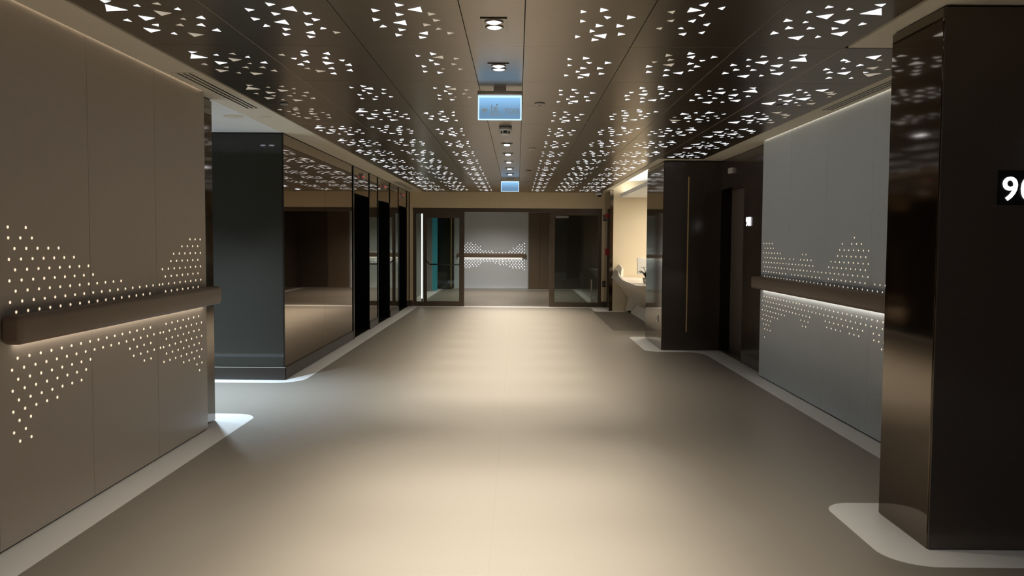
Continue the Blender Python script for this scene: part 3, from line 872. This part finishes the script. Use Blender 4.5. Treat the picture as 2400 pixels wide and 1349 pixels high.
pm_full = panel_mesh(PW, PL)
tri_cache, joined_cache = {}, {}
base = base_of(ceiling)
for c, x0 in COLS.items():
    for r in range(-2, 15):
        y0 = CY0 + (r - 1) * PL
        if c == 'R4' and not (1 <= r <= 6):
            continue
        last = (r == 14)
        if last:
            l = 19.06 - y0
            me = panel_mesh(PW, l)
        else:
            me = pm_full
        p = link('ceiling_panel', me, 'bronze_ceiling', ceiling, Vector((x0, y0, ZC)) - base)
        if last:
            continue
        pk, mir = pattern_for(c, r)
        if 0 <= r <= 3:
            for i, t in enumerate(PATTERN[pk]):
                dim = (c == 'L3' and r in (2, 3)) or (i + 1) in DIM.get((c, r), ())
                mk = 'cutout_dim' if dim else 'cutout'
                key = (pk, mir, i, dim)
                P = tri_pts(t, mir)
                cx = sum(q[0] for q in P) / 3; cy = sum(q[1] for q in P) / 3
                if key not in tri_cache:
                    bm = bmesh.new()
                    add_tri(bm, P, -0.0012, 0.004, cx, cy)
                    tri_cache[key] = mesh_of('lit_cutout', bm)
                link('lit_cutout', tri_cache[key], mk, p, (cx, cy, 0))
        else:
            key = (pk, mir)
            if key not in joined_cache:
                bm = bmesh.new()
                for t in PATTERN[pk]:
                    add_tri(bm, tri_pts(t, mir), -0.0012, 0.004)
                joined_cache[key] = mesh_of('lit_cutouts', bm)
            o = link('lit_cutouts', joined_cache[key], 'cutout', p, (0, 0, 0))
            o['kind'] = 'stuff'
strip_w = COLS['R1'] - (COLS['L1'] + PW)
sm_ = panel_mesh(strip_w, PL)
for r in range(-2, 15):
    y0 = CY0 + (r - 1) * PL
    me = sm_ if r < 14 else panel_mesh(strip_w, 19.06 - y0)
    link('strip_panel', me, 'bronze_ceiling', ceiling, Vector((COLS['L1'] + PW, y0, ZC)) - base)
# black backing above the joints
slab('joint_backing', [(-2.1, YB), (1.845, YB), (1.845, 4.895), (2.446, 4.895), (2.446, 11.30), (1.845, 11.30), (1.845, 19.07), (-2.1, 19.07)],
     ZC + 0.022, ZC + 0.03, 'ceiling_gap', ceiling).location = -base

# plaster soffits around the metal ceiling
sof_l = struct(slab('ceiling_soffit_left', [(XL + 0.013, YB), (-2.108, YB), (-2.108, 19.08), (XLIFT - 0.004, 19.08), (XLIFT - 0.004, 8.812),
                                            (-2.425, 8.812), (-2.425, 6.39), (XL + 0.013, 6.39)], ZC, ZC + 0.10, 'soffit'))
struct(box('ceiling_side_corridor', -7.2, -2.425, 6.787, 8.812, ZC, ZC + 0.1, 'white_paint'))  # level with the soffit; the cool light is put into a whiter colour
sof_r = struct(slab('ceiling_soffit_right', [(1.858, YB), (4.6, YB), (4.6, 4.30), (2.66, 4.30), (2.66, 4.885), (1.858, 4.885)], ZC, ZC + 0.10, 'soffit'))
struct(slab('ceiling_soffit_right', [(2.452, 4.885), (XR - 0.013, 4.885), (XR - 0.013, 9.28), (2.95, 9.28), (2.95, 11.9), (XP + 0.2, 12.97), (XP, 12.97), (XP, 18.03),
                                     (2.02, 18.03), (2.02, 19.08), (1.858, 19.08), (1.858, 11.31), (2.452, 11.31)], ZC, ZC + 0.10, 'soffit'))
# lit slots between walls and soffits
for nm, lab, a, b, y0, y1 in (('cove_light', 'thin warm light slot along the top of the taupe dotted wall', XL + 0.001, XL + 0.012, YB, 6.385),
                              ('cove_light', 'thin warm light slot along the top of the blue-grey dotted wall', XR - 0.012, XR - 0.001, 4.9, 9.275)):
    t = empty(nm, ((a + b) / 2, (y0 + y1) / 2, ZC + 0.01))
    tag(t, lab, 'cove light')
    box('led_tape', a, b, y0, y1, ZC + 0.014, ZC + 0.018, 'cove', t)
    box('led_channel', a, b, y0, y1, ZC + 0.018, ZC + 0.03, 'white_plastic', t)


# ------------------------------------------------------------------ ceiling fittings
def diffuser(label, x0, x1, y0, y1, nslots):
    t = empty('linear_diffuser', ((x0 + x1) / 2, (y0 + y1) / 2, ZC))
    tag(t, label, 'air diffuser')
    box('face_plate', x0, x1, y0, y1, ZC - 0.003, ZC - 0.0003, 'soffit', t, 0.001, 1)
    w = (x1 - x0) / (nslots + 1.2)
    for k in range(nslots):
        c = x0 + w * (k + 1.1)
        box('slot', c - w * 0.22, c + w * 0.22, y0 + 0.03, y1 - 0.03, ZC - 0.0045, ZC - 0.003, 'black_plastic', t)


diffuser('three-slot linear air diffuser in the soffit above the side corridor opening', -2.30, -2.14, 5.69, 7.22, 3)
diffuser('linear air diffuser in the soffit above the farthest lift', -2.36, -2.16, 15.9, 18.2, 3)
diffuser('three-slot linear air diffuser above the blue-grey dotted wall', 2.475, 2.615, 5.2, 7.15, 3)


def disc(name, label, cat, x, y, r, h, m='white_plastic', group=None, ring=True):
    t = empty(name, (x, y, ZC))
    tag(t, label, cat, group)
    bm = bmesh.new(); add_lathe(bm, [(0, 0), (r, 0), (r, -h * 0.5), (r * 0.92, -h), (0, -h)])
    link('cover', mesh_of('cover', bm, True), m, t)
    if ring:
        bm = bmesh.new(); add_lathe(bm, [(0, -h * 0.9), (r * 0.45, -h * 0.9), (r * 0.4, -h * 1.35), (0, -h * 1.35)])
        link('centre', mesh_of('centre', bm, True), 'grey_plastic', t)


disc('ceiling_speaker', 'large round speaker cover in the white side corridor ceiling', 'speaker', -2.54, 7.68, 0.09, 0.006, 'soffit', ring=False)
disc('ceiling_sensor', 'small round cover in the side corridor ceiling', 'sensor', -2.27, 7.72, 0.05, 0.006, 'soffit', ring=False)
SPR = [(0.172, 6.88, 'round sprinkler cover beside the larger exit sign'),
       (0.167, 10.14, 'round sprinkler cover right of the downlights beyond the smoke detector'),
       (0.172, 13.25, 'round sprinkler cover beside the farther downlights'),
       (0.175, 15.78, 'round sprinkler cover beside the smaller exit sign'),
       (-1.885, 6.93, 'small sprinkler cover on the bronze ceiling near the side corridor'),
       (-1.845, 10.06, 'small sprinkler cover on the bronze ceiling above the lift mirror'),
       (2.10, 6.91, 'small sprinkler cover on the bronze ceiling above the blue-grey wall')]
for k, (x, y, lab) in enumerate(SPR):
    disc('sprinkler', lab, 'sprinkler', x, y, 0.042 if k < 4 else 0.032, 0.014, 'soffit' if k < 2 else 'grey_plastic', 'ceiling sprinklers')

# smoke detector
t = empty('smoke_detector', (-0.122, 8.30, ZC))
tag(t, 'white smoke detector hanging on the ceiling strip behind the larger exit sign', 'smoke detector')
bm = bmesh.new(); add_lathe(bm, [(0, 0), (0.062, 0), (0.064, -0.03), (0.058, -0.036), (0, -0.036)])
link('base', mesh_of('base', bm, True), 'white_plastic', t)
bm = bmesh.new(); add_lathe(bm, [(0, -0.036), (0.044, -0.036), (0.042, -0.06), (0, -0.06)])
link('sensing_chamber', mesh_of('sensing_chamber', bm, True), 'black_plastic', t)
for k in range(6):
    a = k * math.pi / 3
    bm = bmesh.new(); add_box(bm, 0.044, 0.052, -0.006, 0.006, -0.064, -0.034)
    bmesh.ops.rotate(bm, verts=bm.verts, matrix=Matrix.Rotation(a, 3, 'Z'))
    link('fin', mesh_of('fin', bm), 'white_plastic', t)
bm = bmesh.new(); add_lathe(bm, [(0, -0.062), (0.042, -0.062), (0.036, -0.074), (0, -0.078)])
link('cap', mesh_of('cap', bm, True), 'white_plastic', t)

# downlights on the centre strip
XS = -0.125
DL_LABEL = ['square twin downlight at the very front of the ceiling strip',
            'square twin downlight second along the strip, in front of the larger exit sign',
            'square twin downlight directly above the larger exit sign',
            'square twin downlight hidden just behind the larger exit sign',
            'square twin downlight just behind the smoke detector',
            'first small square downlight in the row after the smoke detector',
            'second small square downlight in the row after the smoke detector',
            'third small square downlight in the row after the smoke detector',
            'fourth small square downlight in the row after the smoke detector',
            'fifth small square downlight, last before the smaller exit sign',
            'square downlight hidden right behind the smaller exit sign',
            'second square downlight behind the smaller exit sign',
            'third square downlight behind the smaller exit sign',
            'last square downlight of the strip before the glass doors']
bm = bmesh.new()
# frame: square plate with a rectangular lip
add_box(bm, -0.066, 0.066, -0.118, 0.118, -0.003, -0.0004, 0.001, 1)
m_frame = mesh_of('frame', bm)
bm = bmesh.new(); add_lathe(bm, [(0, -0.003), (0.047, -0.003), (0.047, -0.007), (0.040, -0.009), (0.036, -0.005), (0, -0.005)], 24)
m_bezel = mesh_of('bezel', bm, True)
bm = bmesh.new(); add_lathe(bm, [(0, -0.005), (0.036, -0.0055), (0.026, -0.0105), (0, -0.0125)], 24)
m_lens = mesh_of('lens', bm, True)
bm = bmesh.new(); add_box(bm, -0.067, 0.067, -0.121, -0.1185, -0.005, 0.0); m_lip = mesh_of('shadow_lip', bm)
for k in range(-5, 14):
    y = 4.40 + 1.068 * k
    t = empty('downlight', (XS, y, ZC))
    lab = DL_LABEL[k] if k >= 0 else 'square twin downlight %s along the strip overhead before the picture begins' % ('first', 'second', 'third', 'fourth', 'fifth')[-1 - k]
    tag(t, lab, 'downlight', 'downlights of the ceiling strip')
    link('frame', m_frame, 'bronze_ceiling', t)
    link('shadow_lip', m_lip, 'ceiling_gap', t)
    for dy in (-0.052, 0.052):
        link('bezel', m_bezel, 'metal', t, (0, dy, 0))
        link('lens', m_lens, 'lens', t, (0, dy, 0))
    if k != 2:
        spot('narrow_beam', (XS, y - 0.052, ZC - 0.02), NARROW_W, NARROW_COL, 62, 1.0, 0.03, t)
        spot('wide_beam', (XS, y + 0.052, ZC - 0.02), WIDE_W, WIDE_COL, 104, 1.0, 0.03, t)


# hanging exit signs (seen from the back, so the print is reversed)
def exit_sign(label, y, with_print):
    t = empty('exit_sign', (-0.1325, y, ZC))
    tag(t, label, 'exit sign')
    bm = bmesh.new(); add_box(bm, -0.045, 0.045, -0.02, 0.02, -0.026, 0.0)
    link('bracket', mesh_of('bracket', bm), 'metal', t)
    bm = bmesh.new(); add_box(bm, -0.16, 0.16, -0.022, 0.022, -0.056, -0.024, 0.006)
    link('housing', mesh_of('housing', bm), 'metal', t)
    bm = bmesh.new(); add_box(bm, -0.148, 0.148, -0.003, 0.003, -0.222, -0.056)
    pane = link('lit_pane', mesh_of('lit_pane', bm), 'sign_glow', t)
    bm = bmesh.new()
    for a in ((-0.157, -0.148, -0.231, -0.056), (0.148, 0.157, -0.231, -0.056), (-0.148, 0.148, -0.231, -0.222)):
        add_box(bm, a[0], a[1], -0.004, 0.004, a[2], a[3])
    add_box(bm, -0.148, 0.148, -0.0045, -0.003, -0.070, -0.056)
    link('glowing_edge', mesh_of('glowing_edge', bm), 'sign_edge', t)
    if with_print:
        me = text_mesh('letters', 'EXIT', 0.052, 0.0004, mirror=True, bold=0.0012)
        a, b, lo, hi = bounds(me)
        me.transform(Matrix.Rotation(math.pi / 2, 4, 'X') @ Matrix.Translation((0.138 - b, -0.185 - lo, 0.0036)))
        link('letters', me, 'sign_print', pane)
        bm = bmesh.new()          # arrow pointing down
        vv = [bm.verts.new((x, -0.0037, z)) for x, z in ((-0.135, -0.15), (-0.085, -0.15), (-0.11, -0.185))]
        bm.faces.new(vv)
        link('arrow', mesh_of('arrow', bm), 'sign_print', pane)
        bm = bmesh.new()          # running figure and doorway
        add_box(bm, -0.062, 0.008, -0.0038, -0.0031, -0.197, -0.190)
        add_box(bm, -0.062, -0.054, -0.0038, -0.0031, -0.19, -0.12)
        add_tube(bm, [(-0.026, -0.0036, -0.135), (-0.032, -0.0036, -0.158)], 0.007, 6)
        add_tube(bm, [(-0.032, -0.0036, -0.158), (-0.044, -0.0036, -0.168), (-0.042, -0.0036, -0.186)], 0.005, 6)
        add_tube(bm, [(-0.031, -0.0036, -0.158), (-0.018, -0.0036, -0.172), (-0.004, -0.0036, -0.176)], 0.005, 6)
        add_tube(bm, [(-0.026, -0.0036, -0.138), (-0.010, -0.0036, -0.150)], 0.004, 6)
        add_tube(bm, [(-0.026, -0.0036, -0.138), (-0.046, -0.0036, -0.146)], 0.004, 6)
        g = bmesh.ops.create_uvsphere(bm, u_segments=10, v_segments=6, radius=0.008)
        bmesh.ops.scale(bm, verts=g['verts'], vec=(1, 0.1, 1))
        bmesh.ops.translate(bm, verts=g['verts'], vec=(-0.020, -0.0036, -0.122))
        for v in bm.verts:
            v.co.y = max(-0.0044, min(-0.003, v.co.y))
        link('running_figure', mesh_of('running_figure', bm), 'sign_print', pane)
    return t


exit_sign('larger glowing exit sign hanging from the ceiling strip, reversed faint print', 6.20, True)
exit_sign('smaller glowing exit sign hanging near the glass doors', 14.9, False)

# ------------------------------------------------------------------ corridor behind the camera
struct(box('wall_behind_camera', -2.7, 6.2, YB - 0.1, YB, 0, 2.8, 'dark_bronze'))
back_lamp = empty('corridor_ceiling_light', (3.0, -1.5, ZC))
tag(back_lamp, 'cool white ceiling panel light of the opening before the nearest pillar', 'ceiling light')
box('lamp_frame', 2.4, 3.6, -1.65, -1.35, ZC - 0.012, ZC - 0.001, 'white_plastic', back_lamp, 0.003)
box('diffuser', 2.43, 3.57, -1.62, -1.38, ZC - 0.015, ZC - 0.0125, 'cool_lamp', back_lamp)
area('corridor_light', (3.0, -1.5, ZC - 0.02), 40.0, (0.70, 0.82, 1.0), 1.1, 0.22, back_lamp)
struct(box('wall_right_behind', 4.6, 4.7, YB, 4.3, 0, 2.8, 'dark_bronze'))
